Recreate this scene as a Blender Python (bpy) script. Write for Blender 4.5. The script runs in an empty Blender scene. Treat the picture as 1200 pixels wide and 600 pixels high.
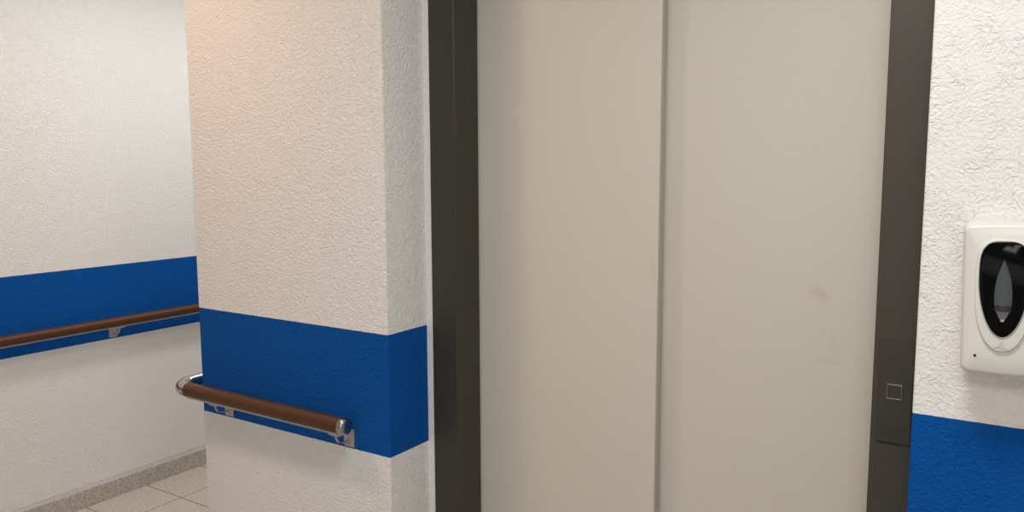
import bpy, bmesh, math, random
from mathutils import Vector, Matrix

random.seed(4)
S = bpy.context.scene
COL = S.collection
PI = math.pi

# ------------------------------------------------------------------ dimensions (metres)
YP = 1.633                 # plane of the pillar face and of the wall with the dispenser
YE = 1.809                 # front plane of the lift frame, at the back of the niche
XL, XR = -2.293, -1.4588   # pillar, left and right edge
XN = -0.1506               # right edge of the niche
XW = -3.650                # corridor wall
ZT, ZB = 1.134, 0.7806     # blue band, top and bottom
CEIL = 2.70
XO, YREAR, YFAR = 2.6, -3.2, 6.2

# ------------------------------------------------------------------ material helpers
def lin(c):
    return tuple(((v/255)/12.92 if v/255 <= .04045 else ((v/255+.055)/1.055)**2.4) for v in c)

class NT:
    def __init__(self, name):
        self.m = bpy.data.materials.new(name); self.m.use_nodes = True
        self.t = self.m.node_tree
        self.b = self.t.nodes['Principled BSDF']
    def n(self, typ, **kw):
        nd = self.t.nodes.new(typ)
        for k, v in kw.items():
            if k.startswith('i_'): nd.inputs[k[2:].replace('_', ' ')].default_value = v
            else: setattr(nd, k, v)
        return nd
    def l(self, a, b): self.t.links.new(a, b)
    def math(self, op, a, b=None, c=None):
        nd = self.n('ShaderNodeMath', operation=op)
        for i, v in enumerate((a, b, c)):
            if v is None: continue
            if isinstance(v, (int, float)): nd.inputs[i].default_value = v
            else: self.l(v, nd.inputs[i])
        return nd.outputs[0]
    def mix(self, f, a, b):
        nd = self.n('ShaderNodeMix', data_type='RGBA')
        for s, v in ((nd.inputs[0], f), (nd.inputs[6], a), (nd.inputs[7], b)):
            if isinstance(v, (int, float)): s.default_value = v
            elif isinstance(v, tuple): s.default_value = (*v[:3], 1)
            else: self.l(v, s)
        return nd.outputs[2]
    def pos(self):
        if not hasattr(self, '_p'):
            self._p = self.n('ShaderNodeNewGeometry').outputs['Position']
            s = self.n('ShaderNodeSeparateXYZ'); self.l(self._p, s.inputs[0]); self._s = s.outputs
        return self._p
    def xyz(self): self.pos(); return self._s
    def noise(self, scale, detail=2, rough=.5, dist=0, kind='FBM', vec=None):
        nd = self.n('ShaderNodeTexNoise', noise_type=kind, normalize=(kind == 'FBM'))
        nd.inputs['Scale'].default_value = scale; nd.inputs['Detail'].default_value = detail
        nd.inputs['Roughness'].default_value = rough; nd.inputs['Distortion'].default_value = dist
        self.l(vec or self.pos(), nd.inputs['Vector']); return nd.outputs['Fac']
    def ramp(self, v, a, b):
        nd = self.n('ShaderNodeMapRange'); self.l(v, nd.inputs[0])
        nd.inputs[1].default_value = a; nd.inputs[2].default_value = b
        return nd.outputs[0]
    def bump(self, h, dist, strength=1.0):
        nd = self.n('ShaderNodeBump'); nd.inputs['Distance'].default_value = dist
        nd.inputs['Strength'].default_value = strength
        self.l(h, nd.inputs['Height']); self.l(nd.outputs[0], self.b.inputs['Normal'])
    def base(self, c):
        if isinstance(c, tuple): self.b.inputs['Base Color'].default_value = (*c[:3], 1)
        else: self.l(c, self.b.inputs['Base Color'])
    def rough(self, r):
        if isinstance(r, (int, float)): self.b.inputs['Roughness'].default_value = r
        else: self.l(r, self.b.inputs['Roughness'])

def plain(name, col, rough=.5, metal=0.0, spec=.5, coat=0):
    k = NT(name); k.base(col); k.rough(rough)
    k.b.inputs['Metallic'].default_value = metal
    k.b.inputs['Specular IOR Level'].default_value = spec
    k.b.inputs['Coat Weight'].default_value = coat
    return k.m

WHITE = (.80, .792, .775)
BLUE = (.0003, .079, .338)

def plaster(name, band=True, size=1.0, depth=.0032, patchy=False):
    """rough rolled wall plaster, painted white, with the painted blue band"""
    k = NT(name)
    z = k.xyz()[2]
    if band:
        edge = k.math('MULTIPLY', k.math('SUBTRACT', k.noise(60, 2), .5), .0022)
        zz = k.math('ADD', z, edge)
        m = k.math('MULTIPLY', k.math('GREATER_THAN', zz, ZB), k.math('LESS_THAN', zz, ZT))
        k.base(k.mix(m, WHITE, BLUE))
        k.rough(.8)
    else:
        k.base(WHITE); k.rough(.82)
    k.b.inputs['Specular IOR Level'].default_value = .14
    # squeezed worms of plaster: ridges of a warped noise, broken up by a finer grain
    warp = k.n('ShaderNodeTexNoise'); warp.inputs['Scale'].default_value = 26/size
    k.l(k.pos(), warp.inputs['Vector'])
    va = k.n('ShaderNodeVectorMath', operation='MULTIPLY_ADD')
    k.l(warp.outputs['Color'], va.inputs[0]); va.inputs[1].default_value = (.03*size,)*3
    k.l(k.pos(), va.inputs[2])
    n1 = k.noise(76/size, 1.5, .5, .6, vec=va.outputs[0])
    ridge = k.math('SUBTRACT', 1.0, k.math('MULTIPLY', k.math('ABSOLUTE', k.math('SUBTRACT', n1, .5)), 7.0))
    ridge = k.math('MAXIMUM', ridge, 0.0)
    patch = k.math('ADD', .35, k.math('MULTIPLY', k.ramp(k.noise(22/size, 2), .38, .62), .65)) if patchy else .6
    n2 = k.noise(130/size, 2, .6)
    h = k.math('ADD', k.math('MULTIPLY', k.math('MULTIPLY', ridge, patch), .5), k.math('MULTIPLY', n2, 1.0))
    k.bump(h, depth)
    return k.m

M = {}
M['plaster'] = plaster('painted plaster', size=.80, depth=.0042)
M['plaster_coarse'] = plaster('painted coarse plaster', size=.86, depth=.0023, patchy=True)
M['plaster_plain'] = plaster('white plaster', band=False, size=.80, depth=.0030)
M['ceiling'] = plain('ceiling paint', (.8, .79, .77), .9)
M['caulk'] = plain('white caulk', (.72, .72, .72), .6)

def granite(name, joints=True, dark=1.0):
    k = NT(name)
    x, y, z = k.xyz()
    g = k.noise(190, 3, .65)
    g2 = k.noise(70, 2, .5)
    c = k.mix(k.ramp(g, .36, .64), tuple(v*dark for v in (.31, .28, .24)), tuple(v*dark for v in (.73, .68, .60)))
    spk = k.ramp(k.noise(120, 2, .5), .62, .68)
    c = k.mix(k.math('MULTIPLY', spk, .7), c, (.17, .15, .125))
    c = k.mix(k.math('MULTIPLY', k.ramp(g2, .4, .7), .25), c, (.74, .68, .59))
    if joints:
        def line(v, off):
            f = k.math('FRACT', k.math('DIVIDE', k.math('ADD', v, off), .312))
            d = k.math('MINIMUM', f, k.math('SUBTRACT', 1.0, f))
            return k.math('LESS_THAN', d, .0065)
        j = k.math('MAXIMUM', line(x, 3.361+31.2), line(y, -2.247+31.2))
        c = k.mix(j, c, (.09, .08, .07))
        k.rough(k.math('ADD', .38, k.math('MULTIPLY', j, .5)))
        k.bump(k.math('SUBTRACT', 1.0, j), .001)
    else:
        k.rough(.42)
    k.base(c)
    return k.m
M['floor'] = granite('granite floor tiles')
M['skirting'] = granite('granite skirting', False, .80)
M['grout'] = plain('tile grout', (.16, .14, .125), .9)

def wood():
    k = NT('brown rail')
    g = k.noise(40, 3, .6)
    k.base(k.mix(g, (.055, .019, .0055), (.098, .036, .011)))
    k.rough(.45); k.b.inputs['Specular IOR Level'].default_value = .32; k.bump(k.noise(160, 2), .0004)
    return k.m
M['rail'] = wood()
M['chrome'] = plain('polished steel', (.44, .415, .375), .2, 1.0)
M['satin'] = plain('satin aluminium', (.50, .49, .47), .42, .85)
M['screw'] = plain('screw steel', (.35, .34, .33), .35, 1.0)

def frame_mat():
    k = NT('dark bronze sheet')
    x, y, z = k.xyz()
    st = k.n('ShaderNodeCombineXYZ'); k.l(k.math('MULTIPLY', x, 900), st.inputs[0]); k.l(k.math('MULTIPLY', y, 900), st.inputs[1]); k.l(k.math('MULTIPLY', z, 14), st.inputs[2])
    g = k.noise(1, 2, .5, vec=st.outputs[0])
    k.base(k.mix(g, (.050, .046, .036), (.064, .059, .046)))
    k.b.inputs['Metallic'].default_value = .35
    k.rough(.48)
    return k.m
M['frame'] = frame_mat()
M['plate'] = plain('dark brushed plate', (.050, .045, .037), .40, .4)
M['black'] = plain('black shadow and keyhole', (.006, .006, .006), .7)
M['engrave'] = plain('dark engraving', (.018, .016, .015), .6)

def door_mat():
    k = NT('off white lacquer')
    p = k.pos()
    big = k.noise(2.1, 3, .55)
    c = k.mix(big, (.590, .562, .484), (.610, .580, .502))
    def stain(cx, cz, rx, rz, amt, c):
        x, y, z = k.xyz()
        dx = k.math('DIVIDE', k.math('SUBTRACT', x, cx), rx)
        dz = k.math('DIVIDE', k.math('SUBTRACT', z, cz), rz)
        dz = k.math('ADD', dz, k.math('MULTIPLY', dx, .55))
        d = k.math('SQRT', k.math('ADD', k.math('MULTIPLY', dx, dx), k.math('MULTIPLY', dz, dz)))
        d = k.math('ADD', d, k.math('MULTIPLY', k.math('SUBTRACT', k.noise(38, 3, .6), .5), 1.3))
        f = k.ramp(d, 1.0, .2)
        return k.mix(k.math('MULTIPLY', f, amt), c, (.36, .24, .14))
    c = stain(-.394, 1.294, .032, .018, .22, c)
    c = stain(-.372, 1.135, .040, .014, .10, c)
    c = stain(-.355, 1.180, .012, .030, .10, c)
    c = stain(-.80, 1.335, .010, .05, .15, c)
    k.base(c)
    k.rough(.36)
    k.bump(k.noise(60, 2), .0001)
    return k.m
M['door'] = door_mat()
M['door_edge'] = plain('panel edge steel', (.47, .435, .36), .45, 0)

M['abs'] = plain('white plastic', (.69, .675, .635), .24)
M['gloss_black'] = plain('black window plastic', (.002, .002, .0025), .10, 0, .08)
M['bottle'] = plain('grey bottle', (.075, .085, .092), .3, 0, .2)
M['bottle_dark'] = plain('dark bottle neck', (.02, .021, .022), .4)
M['nozzle'] = plain('grey nozzle', (.10, .10, .10), .35)
M['tip'] = plain('pale nozzle tip', (.35, .35, .34), .3)
M['ink'] = plain('grey print', (.36, .35, .33), .6)

# ------------------------------------------------------------------ mesh helpers
def build(name, bm, mat, parent=None, smooth=False, kind=None, label=None):
    bmesh.ops.recalc_face_normals(bm, faces=bm.faces[:])
    me = bpy.data.meshes.new(name); bm.to_mesh(me); bm.free()
    for mt in (mat if isinstance(mat, (list, tuple)) else [mat]): me.materials.append(mt)
    if smooth:
        for p in me.polygons: p.use_smooth = True
        me.set_sharp_from_angle(angle=math.radians(38))
    o = bpy.data.objects.new(name, me); COL.objects.link(o)
    if parent:
        o.parent = parent
        base = Matrix.Translation(parent.location)
        if parent.parent: base = Matrix.Translation(parent.parent.location) @ base
        o.matrix_parent_inverse = Matrix.Identity(4)
        # meshes are modelled in world space: shift the vertices into the root's frame
        me.transform(base.inverted())
    if kind: o['kind'] = kind
    if label: o['label'] = label
    return o

def thing(name, label, cat, loc, group=None):
    o = bpy.data.objects.new(name, None); o.location = loc; o.empty_display_size = .1
    COL.objects.link(o); o['label'] = label; o['category'] = cat
    if group: o['group'] = group
    return o

def box(bm, x0, x1, y0, y1, z0, z1, bev=0, seg=2):
    r = bmesh.ops.create_cube(bm, size=1)
    vs = r['verts']
    for v in vs:
        v.co = Vector(((x0+x1)/2+v.co.x*(x1-x0), (y0+y1)/2+v.co.y*(y1-y0), (z0+z1)/2+v.co.z*(z1-z0)))
    if bev:
        es = list({e for v in vs for e in v.link_edges})
        bmesh.ops.bevel(bm, geom=es, offset=bev, segments=seg, profile=.5, affect='EDGES')
    return bm

def prism(bm, pts, axis, a, b):
    """closed outline pts (2D) swept along an axis between a and b"""
    def P(p, t):
        return {'x': (t, p[0], p[1]), 'y': (p[0], t, p[1]), 'z': (p[0], p[1], t)}[axis]
    v0 = [bm.verts.new(P(p, a)) for p in pts]; v1 = [bm.verts.new(P(p, b)) for p in pts]
    bm.faces.new(v0); bm.faces.new(v1[::-1])
    n = len(pts)
    for i in range(n): bm.faces.new((v0[i], v1[i], v1[(i+1) % n], v0[(i+1) % n]))
    return bm

def tube(bm, path, r, n=24, caps=True):
    path = [Vector(p) for p in path]
    rings = []
    t0 = (path[1]-path[0]).normalized()
    up = Vector((0, 0, 1)) if abs(t0.z) < .9 else Vector((1, 0, 0))
    for i, p in enumerate(path):
        t = ((path[min(i+1, len(path)-1)]-path[max(i-1, 0)])).normalized()
        a = t.cross(up).normalized(); b = a.cross(t).normalized()
        rr = r[i] if isinstance(r, (list, tuple)) else r
        rings.append([bm.verts.new(p+a*math.cos(2*PI*k/n)*rr+b*math.sin(2*PI*k/n)*rr) for k in range(n)])
    for i in range(len(rings)-1):
        for k in range(n):
            bm.faces.new((rings[i][k], rings[i][(k+1) % n], rings[i+1][(k+1) % n], rings[i+1][k]))
    if caps: bm.faces.new(rings[0][::-1]); bm.faces.new(rings[-1])
    return bm

def loft(bm, rings, cap0=True, cap1=True):
    R = [[bm.verts.new(p) for p in ring] for ring in rings]
    n = len(R[0])
    for a, b in zip(R, R[1:]):
        for k in range(n): bm.faces.new((a[k], a[(k+1) % n], b[(k+1) % n], b[k]))
    if cap0: bm.faces.new(R[0][::-1])
    if cap1: bm.faces.new(R[-1])
    return bm

# ------------------------------------------------------------------ the setting
bm = box(bmesh.new(), XW-.3, XO+.2, YREAR-.2, YFAR+.2, -.2, 0)
build('floor', bm, M['floor'], kind='structure')
bm = box(bmesh.new(), XW-.3, XO+.2, YREAR-.2, YFAR+.2, CEIL, CEIL+.2)
build('ceiling', bm, M['ceiling'], kind='structure')

# corridor wall: the plaster stops in a small lip just above the skirting
bm = prism(bmesh.new(), [(XW-.25, 0), (XW-.002, 0), (XW-.002, .0985), (XW, .1015), (XW, CEIL), (XW-.25, CEIL)], 'y', YREAR, YFAR)
build('wall_left', bm, M['plaster'], kind='structure')

def slab(name, x0, x1, y0, y1, z0, z1, mat, bev=0):
    return build(name, box(bmesh.new(), x0, x1, y0, y1, z0, z1, bev), mat, kind='structure')
# pillar block beside the lift, its edges slightly rounded by the plaster
def rounded_rect(x0, x1, y0, y1, r, n=4):
    pts = []
    for cx, cy, a0 in ((x1-r, y1-r, 0), (x0+r, y1-r, 90), (x0+r, y0+r, 180), (x1-r, y0+r, 270)):
        for i in range(n+1):
            a = math.radians(a0+90*i/n); pts.append((cx+r*math.cos(a), cy+r*math.sin(a)))
    return pts
bm = prism(bmesh.new(), rounded_rect(XL, XR, YP, YFAR, .005), 'z', 0, CEIL)
build('wall_middle', bm, M['plaster'], kind='structure', smooth=True)
bm = prism(bmesh.new(), rounded_rect(XN, XO, YP, YP+.6, .005), 'z', 0, CEIL)
build('wall_right', bm, M['plaster_coarse'], kind='structure', smooth=True)

FX0, FX1 = -1.4377, -.157          # lift frame, outer
HEAD = 2.30                        # frame, top
bm = bmesh.new()
box(bm, XR, FX0, YE-.003, YE+.20, 0, CEIL)
box(bm, FX1, XN, YE, YE+.20, 0, CEIL)
box(bm, FX0, FX1, YE, YE+.20, HEAD, CEIL)
build('wall_back', bm, M['plaster_plain'], kind='structure')
slab('wall_rear', XW, XO, YREAR-.2, YREAR, 0, CEIL, M['plaster'])
slab('wall_side', XO, XO+.2, YREAR, YP+.6, 0, CEIL, M['plaster'])
slab('wall_far', XW, XL, YFAR, YFAR+.2, 0, CEIL, M['plaster'])

# skirting of the corridor wall: granite strips butted with grout joints
def skirting(name, start, end, place, first):
    bm = bmesh.new()
    t = first
    while t > start: t -= .312
    while t < end:
        a, b = max(t+.002, start), min(t+.310, end)
        if b-a > .02: place(bm, a, b, .010, .0015)
        t += .312
    place(bm, start, end, .0075, 0)
    # the second material shows in the joints
    o = build(name, bm, [M['skirting'], M['grout']], kind='structure')
    ps = o.data.polygons
    for p in list(ps)[-6:]: p.material_index = 1
    return o
def along_left(bm, a, b, t, bev): box(bm, XW+.0002, XW+t, a, b, 0.0, .0855 if bev else .083, bev, 1)
skirting('baseboard_left', YREAR, YFAR, along_left, 2.247)
def along_mid(bm, a, b, t, bev): box(bm, a, b, YP-t, YP-.0002, 0.0, .0855 if bev else .083, bev, 1)
skirting('baseboard_middle', XL, XR, along_mid, -2.1)
skirting('baseboard_right', XN, XO, along_mid, .1)

# ------------------------------------------------------------------ the lift
lift = thing('elevator_doorway', 'lift with pale two-panel sliding door in a dark bronze metal frame', 'elevator', (-.797, YE, 0))
IX0, IX1, IZ = -1.349, -.245, 2.20
YF = YE-.0035
def jamb(bm, outer, inner, y1):
    box(bm, min(outer, inner), max(outer, inner), YF, y1, .004, HEAD-.001, .0015, 1)
j0 = bmesh.new(); jamb(j0, FX0+.0003, IX0, 1.921)
build('frame_jamb', j0, M['frame'], lift)
j1 = bmesh.new(); jamb(j1, IX1, FX1-.0003, 1.958)
build('frame_jamb', j1, M['frame'], lift)
j2 = box(bmesh.new(), IX0+.001, IX1-.001, YF, 1.921, IZ, HEAD-.001, .0015, 1)
build('frame_header', j2, M['frame'], lift)
build('door_sill', box(bmesh.new(), IX0+.001, IX1-.001, YF, 2.01, .0, .004), M['satin'], lift)

# front leaf: folded sheet whose right edge returns towards the shaft
p = build('door_panel', box(bmesh.new(), -1.385, -.7858, 1.9270, 1.955, .012, 2.24, .0014, 2), M['door'], lift, label='front left sliding door panel')
build('panel_edge', box(bmesh.new(), -.7857, -.7838, 1.9300, 1.957, .012, 2.24, .0006, 1), M['door_edge'], p)
build('door_panel', box(bmesh.new(), -.84, -.175, 1.9690, 1.997, .012, 2.24, .002, 2), M['door'], lift, label='rear right sliding door panel')

# call plate set on the right jamb
PX0, PX1, PZ0, PZ1 = -.2335, -.1675, 1.0135, 1.2375
cp = build('call_panel', box(bmesh.new(), PX0, PX1, YF-.0030, YF-.0001, PZ0, PZ1, .0008, 1), M['plate'], lift)
bm = bmesh.new(); y = YF-.0031
g = random.Random(9)
for r_, (za, xa, xb) in enumerate(((1.0462, -.2235, -.178), (1.0395, -.2255, -.176), (1.0328, -.2255, -.180), (1.0262, -.224, -.186))):
    x = xa
    while x < xb:
        w = g.uniform(.002, .0055)
        box(bm, x, min(x+w, xb), y-.0001, y+.0002, za, za+.0028*g.uniform(.7, 1)); x += w+.0016
build('engraved_text', bm, M['engrave'], cp)
build('shadow_strip', box(bmesh.new(), PX0+.001, PX1, YF-.0022, YF-.0001, PZ0-.0030, PZ0-.0002), M['black'], cp)  # solid black strip standing in for the shadow under the plate
bx0, bx1, bz0, bz1 = -.2160, -.1868, 1.1092, 1.1418
btn = build('call_button', box(bmesh.new(), bx0+.003, bx1-.003, YF-.0052, YF-.0031, bz0+.003, bz1-.003, .0008, 2), M['plate'], lift)
bm = bmesh.new()
for q in ((bx0, bx1, bz1-.0026, bz1), (bx0, bx1, bz0, bz0+.0026), (bx0, bx0+.0018, bz0+.0026, bz1-.0026), (bx1-.0018, bx1, bz0+.0026, bz1-.0026)):
    box(bm, q[0], q[1], YF-.0060, YF-.0031, q[2], q[3], .0006, 2)
build('button_rim', bm, M['chrome'], btn, label='bright square rim of the call button')

# ------------------------------------------------------------------ handrails
ZR, OFF, RR = .869, .060, .0236
def rail_axis(o, d, n):
    """o: point on the wall line, d: along the rail, n: out of the wall"""
    return lambda s, out, z: Vector((o[0]+d[0]*s+n[0]*out, o[1]+d[1]*s+n[1]*out, z))
def bracket(f, s, root):
    bm = bmesh.new()
    # wall plate
    vs = []
    w, z0, z1, t = .0205, .7865, .8390, .0045
    pts = []
    for cx, cz, a0 in ((w-.003, z1-.003, 0), (-w+.003, z1-.003, 90), (-w+.003, z0+.003, 180), (w-.003, z0+.003, 270)):
        for i in range(4):
            a = math.radians(a0+30*i); pts.append((cx+.003*math.cos(a), cz+.003*math.sin(a)))
    loft(bm, [[f(s+p[0], .0003, p[1]) for p in pts], [f(s+p[0], t, p[1]) for p in pts]])
    o = build('wall_bracket', bm, M['satin'], root, smooth=True)
    # flat arm curving out and up to the rail
    path = [(.004, .806), (.018, .8045), (.034, .8055), (.048, .813), (.056, .826), (OFF, .8400)]
    bm = bmesh.new()
    loft(bm, [[f(s-.0042, a, z-.002), f(s+.0042, a, z-.002), f(s+.0042, a-.0008, z+.002), f(s-.0042, a-.0008, z+.002)] for a, z in path])
    build('bracket_arm', bm, M['satin'], o)
    # oval saddle under the rail
    bm = bmesh.new()
    N = 20
    loft(bm, [[f(s+.026*k*math.cos(2*PI*i/N), OFF+.011*k*math.sin(2*PI*i/N), z) for i in range(N)] for k, z in ((.8, .8370), (1, .8385), (1, .8425))])
    build('saddle_plate', bm, M['satin'], o, smooth=True)
    bm = bmesh.new()
    c = [f(s+.005*math.cos(2*PI*i/12), t, .796+.005*math.sin(2*PI*i/12)) for i in range(12)]
    c2 = [f(s+.0035*math.cos(2*PI*i/12), t+.0016, .796+.0035*math.sin(2*PI*i/12)) for i in range(12)]
    loft(bm, [c, c2]); build('screw_head', bm, M['screw'], o, smooth=True)
def rail_piece(f, s0, s1, root):
    bm = bmesh.new(); n = max(2, int((s1-s0)/.1))
    tube(bm, [f(s0+(s1-s0)*i/n, OFF, ZR) for i in range(n+1)], RR, 28)
    build('rail', bm, M['rail'], root, smooth=True)
    bm = bmesh.new()
    loft(bm, [[f(s, OFF-.010, ZR-RR-.0028), f(s, OFF+.010, ZR-RR-.0028), f(s, OFF+.010, ZR-RR+.003), f(s, OFF-.010, ZR-RR+.003)] for s in (s0+.001, s1-.001)])
    build('support_strip', bm, M['satin'], root, label='thin pale metal strip under the rail')
def cap(f, s, sign, root):
    prof = [(0, .0228), (.0005, .0247), (.0080, .0249), (.0088, .0240), (.0100, .0240), (.0108, .0248), (.0150, .0246), (.0180, .0234), (.0196, .0210), (.0202, .0180), (.0206, .009), (.0207, .002)]
    N = 28; bm = bmesh.new()
    loft(bm, [[f(s+sign*a, OFF+r*math.cos(2*PI*i/N), ZR+r*math.sin(2*PI*i/N)) for i in range(N)] for a, r in prof])
    build('end_cap', bm, M['chrome'], root, smooth=True)

# rail on the pillar, turning the corner into the corridor
r1 = thing('handrail', 'short brown handrail on the pillar, with chrome elbow and end cap', 'handrail', (-1.95, YP, 0), 'brown handrails on the blue bands')
fx = rail_axis((0, YP), (1, 0), (0, -1))
rail_piece(fx, -2.281, -1.584, r1)
cap(fx, -1.584, 1, r1)
bracket(fx, -1.613, r1); bracket(fx, -2.152, r1)
R = .058
cx, cy = -2.302+.0, YP-OFF+R
path = [(-2.2805, YP-OFF, ZR)]
for i in range(0, 15):
    a = math.radians(-90-90*i/14); path.append((-2.292+R*math.cos(a), cy+R*math.sin(a), ZR))
xe = path[-1][0]; ye_ = path[-1][1]
path += [(xe, ye_+.012, ZR), (xe, ye_+.060, ZR)]
bm = tube(bmesh.new(), path, [.0250]+[.0248]*(len(path)-1), 28)
build('elbow', bm, M['chrome'], r1, smooth=True)
# inner sleeve ring at the joint
fy = rail_axis((XL, 0), (0, 1), (-1, 0))
bm = tube(bmesh.new(), [(xe, ye_+.0605, ZR), (xe, 2.45, ZR)], RR, 28)
build('rail', bm, M['rail'], r1, smooth=True)
bracket(fy, 2.30, r1); cap(fy, 2.45, 1, r1)

# long rail on the corridor wall
r2 = thing('handrail', 'long brown handrail along the corridor wall at far left, behind the pillar', 'handrail', (XW, 2.1, 0), 'brown handrails on the blue bands')
fl = rail_axis((XW, 0), (0, 1), (1, 0))
rail_piece(fl, -1.0, 4.6, r2)
cap(fl, 4.6, 1, r2); cap(fl, -1.0, -1, r2)
for s in (-.88, .12, 1.12, 2.122, 3.12, 4.12): bracket(fl, s, r2)

# ------------------------------------------------------------------ hand sanitiser dispenser
DX, DY = -.0158, YP            # centre line, wall
ds = thing('soap_dispenser', 'white wall-mounted hand sanitizer dispenser with black oval window', 'dispenser', (DX, DY, 1.38)); ds.rotation_euler.y = math.radians(-1.2)
DZ0, DZ1 = 1.2455, 1.5045
def rrect(hw, z0, z1, r, n=8, bow=0.0, rt=None):
    """rounded rectangle outline with slightly bowed top and bottom"""
    rt = rt or r
    pts = []
    for cx_, cz, a0, q in ((hw-rt, z1-rt, 0, rt), (-hw+rt, z1-rt, 90, rt), (-hw+r, z0+r, 180, r), (hw-r, z0+r, 270, r)):
        for i in range(n+1):
            a = math.radians(a0+90*i/n); pts.append((cx_+q*math.cos(a), cz+q*math.sin(a)))
    # extra points along the straight edges
    out = []
    m = len(pts)
    for i in range(m):
        a, b = Vector(pts[i]), Vector(pts[(i+1) % m])
        k = max(1, int((b-a).length/.012))
        for j in range(k): out.append(tuple(a.lerp(b, j/k)))
    zc = (z0+z1)/2
    return [(u, z+bow*(1-(u/hw)**2)*(1 if z > zc else -1)*abs((z-zc)/((z1-z0)/2))) for u, z in out]
# body as rings from the wall to the front, the front gently domed
ol = [(u*(.965+.035*(z-DZ0)/(DZ1-DZ0)), z) for u, z in rrect(.0622, DZ0, DZ1, .011, bow=.0022, rt=.010)]
zc = (DZ0+DZ1)/2
def ring(sx, sz, y, dz=0): return [(DX+u*sx, y, zc+(z-zc)*sz+dz) for u, z in ol]
rings = [ring(1, 1, DY-.0005), ring(1.0, 1.0, DY-.020), ring(.985, .995, DY-.0205), ring(.985, .995, DY-.0235), ring(1.0, 1.0, DY-.024),
         ring(1.0, .998, DY-.060), ring(.995, .992, DY-.080), ring(.975, .978, DY-.0905), ring(.935, .955, DY-.0960), ring(.88, .925, DY-.0985), ring(.6, .70, DY-.0998), ring(.3, .35, DY-.1000)]
build('body', loft(bmesh.new(), rings), M['abs'], ds, smooth=True)
FY = DY-.0985
def egg(hw, zt, zb, zw, pw=2.6, pb=2.0, n=64):
    """egg outline: blunt top, pointed bottom; zw = height of the widest line"""
    pts = []
    for i in range(n):
        a = 2*PI*i/n; c, s = math.cos(a), math.sin(a)
        if s >= 0:
            e = 2/pw; pts.append((hw*math.copysign(abs(c)**e, c), zw+(zt-zw)*abs(s)**e))
        else:
            e = 2/pb; pts.append((hw*math.copysign(abs(c)**e, c), zw-(zw-zb)*abs(s)**e))
    return pts
def egg_ring(e, y): return [(DX+u, y, z) for u, z in e]
# raised surround
s_out = egg(.0412, 1.478, 1.2895, 1.392, 3.6, 2.2)
s_mid = egg(.0402, 1.477, 1.2910, 1.392, 3.6, 2.2)
s_in = egg(.0364, 1.4745, 1.3100, 1.410, 3.4, 1.95)
bm = loft(bmesh.new(), [egg_ring(s_out, FY+.004), egg_ring(s_out, FY-.0050), egg_ring(s_mid, FY-.0068), egg_ring(s_in, FY-.0078), egg_ring(s_in, FY-.0040)], True, True)
bz = build('window_surround', bm, M['abs'], ds, smooth=True)
# black window
w_out = egg(.0352, 1.4733, 1.3145, 1.412, 3.4, 1.9)
w_top = egg(.0340, 1.4718, 1.3160, 1.412, 3.4, 1.9)
bm = loft(bmesh.new(), [egg_ring(w_out, FY-.0042), egg_ring(w_out, FY-.0082), egg_ring(w_top, FY-.0092)])
wn = build('window', bm, M['gloss_black'], ds, smooth=True)
# clear lens-shaped slot with the bottle behind it
def lens_pts(hw, zt, zb, zcut0, zcut1, n=12):
    def w(z):
        t = (z-(zt+zb)/2)/((zt-zb)/2); return hw*max(0, 1-abs(t)**2.1)
    zs = [zcut0+(zcut1-zcut0)*i/n for i in range(n+1)]
    return [(w(z)+.0002, z) for z in zs]+[(-w(z)-.0002, z) for z in reversed(zs)]
def lens_piece(name, z0, z1, mat, y=.0006, k=1.0):
    pts = lens_pts(.0125*k, 1.4440, 1.318, z0, z1)
    q = lambda f: [(u*f, z) for u, z in pts]
    bm = loft(bmesh.new(), [egg_ring(pts, FY-.0088), egg_ring(pts, FY-.0092-y), egg_ring(q(.8), FY-.0108-y), egg_ring(q(.5), FY-.0120-y), egg_ring(q(.2), FY-.0125-y)])
    return build(name, bm, mat, wn, smooth=True)
lens_piece('bottle', 1.3680, 1.4436, M['bottle'])
lens_piece('bottle_shoulder', 1.3585, 1.3679, M['bottle_dark'])
pts = [(-.0095, 1.3584), (.0095, 1.3584), (.0042, 1.3452), (-.0042, 1.3452)]
build('nozzle', loft(bmesh.new(), [egg_ring(pts, FY-.0090), egg_ring(pts, FY-.0118)]), M['nozzle'], wn)
pts = [(.0030*math.cos(2*PI*i/14), 1.3432+.0022*math.sin(2*PI*i/14)) for i in range(14)]
build('nozzle_tip', loft(bmesh.new(), [egg_ring(pts, FY-.0090), egg_ring(pts, FY-.0124)]), M['tip'], wn)
# small dark eye in the lower left of the body, and the print below the window
pts = [(-.0375+.0023*math.cos(2*PI*i/16), 1.2790+.0021*math.sin(2*PI*i/16)) for i in range(16)]
build('keyhole', loft(bmesh.new(), [egg_ring(pts, FY+.0020), egg_ring(pts, FY-.0024)]), M['black'], ds)
bm = bmesh.new()
def dash(u0, u1, z, h):
    y = FY-.0069-.0010*(z-1.291)/.019
    box(bm, DX+u0, DX+u1, y-.0002, y+.002, z, z+h)
for hw, z in ((.0018, 1.3040), (.0040, 1.3008), (.0058, 1.2977)):
    q = [(hw*math.cos(math.radians(a)), z+.0012*math.sin(math.radians(a))) for a in range(20, 161, 20)]
    for a, b in zip(q, q[1:]): dash(min(a[0], b[0]), max(a[0], b[0]), (a[1]+b[1])/2, .0005)
dash(-.0105, -.0060, 1.2955, .0016); dash(-.0060, -.0010, 1.2950, .0018); dash(-.0003, .0035, 1.2952, .0010)
dash(.0045, .0060, 1.2950, .0010); dash(.0068, .0098, 1.2951, .0010); dash(-.0015, .0022, 1.2928, .0007); dash(.0030, .0092, 1.2930, .0007)
build('print', bm, M['ink'], bz)

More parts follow.
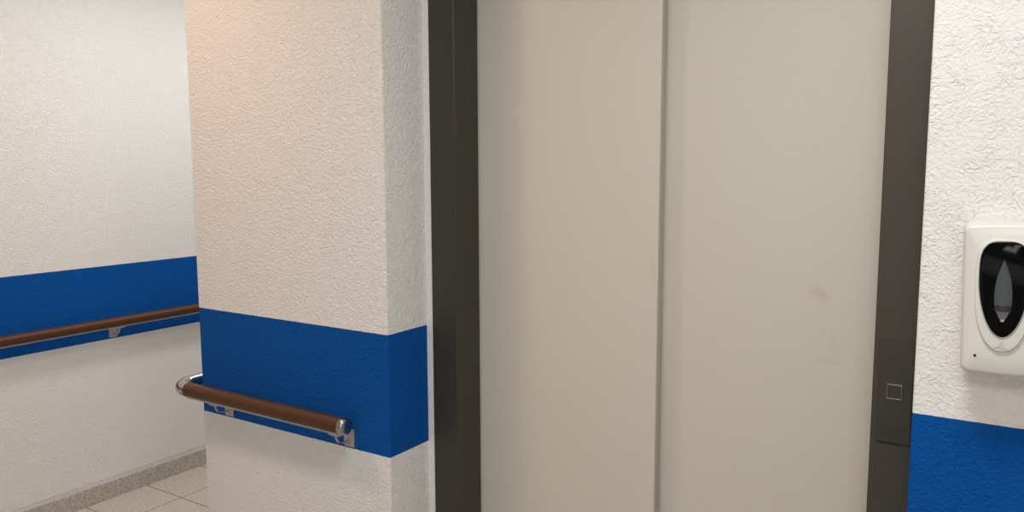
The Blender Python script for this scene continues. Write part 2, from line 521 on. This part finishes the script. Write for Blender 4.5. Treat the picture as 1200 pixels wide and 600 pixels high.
# ------------------------------------------------------------------ light
def area(name, loc, sx, sy, power, col, aim=None, spread=180):
    L = bpy.data.lights.new(name, 'AREA'); L.shape = 'RECTANGLE'; L.size = sx; L.size_y = sy
    L.energy = power; L.color = col; L.spread = math.radians(spread)
    o = bpy.data.objects.new(name, L); COL.objects.link(o); o.location = loc
    if aim: o.rotation_euler = (Vector(aim)-Vector(loc)).to_track_quat('-Z', 'Y').to_euler()
    return o
area('hall_ceiling_lamp', (-.25, .75, 2.66), .55, .35, 19.5, (1, .995, .985))
area('warm_downlight', (-2.22, .78, 2.66), .20, .20, 14.5, (1, .66, .47))
area('corridor_lamp', (-2.80, 2.7, 2.66), .3, 2.6, 25, (1, .985, .95))
area('rear_fill_light', (.5, -1.3, 2.66), 1.2, .6, 36, (1, .985, .96))  # unseen fill added behind the camera, evens out the falloff down the walls
area('hall_low_fill', (-.6, YREAR+.05, 1.45), 2.2, 1.5, 17, (1, .97, .93), aim=(-.8, 1.6, 1.0))  # added fill at the rear wall to lift the lower walls; no window there

W = bpy.data.worlds.new('World'); S.world = W; W.use_nodes = True
W.node_tree.nodes['Background'].inputs[0].default_value = (.9, .92, 1, 1)
W.node_tree.nodes['Background'].inputs[1].default_value = .05

# ------------------------------------------------------------------ camera
F, YAW, PIT, ROL = 929.24, math.radians(-32.69), math.radians(-6.479), math.radians(-.189)
fw = Vector((math.sin(YAW)*math.cos(PIT), math.cos(YAW)*math.cos(PIT), math.sin(PIT)))
rt = Vector((math.cos(YAW), -math.sin(YAW), 0)); up = rt.cross(fw)
r2_ = rt*math.cos(ROL)+up*math.sin(ROL); u2_ = -rt*math.sin(ROL)+up*math.cos(ROL)
cd = bpy.data.cameras.new('Camera'); cam = bpy.data.objects.new('Camera', cd); COL.objects.link(cam)
mw = Matrix((r2_, u2_, -fw)).transposed().to_4x4(); mw.translation = (0, 0, 1.6)
cam.matrix_world = mw
cd.sensor_width = 36; cd.lens = F/1200*36; cd.clip_start = .05
S.camera = cam

S.view_settings.view_transform = 'Standard'; S.view_settings.look = 'None'
S.view_settings.exposure = .02; S.view_settings.gamma = 1; S.view_settings.use_curve_mapping = False
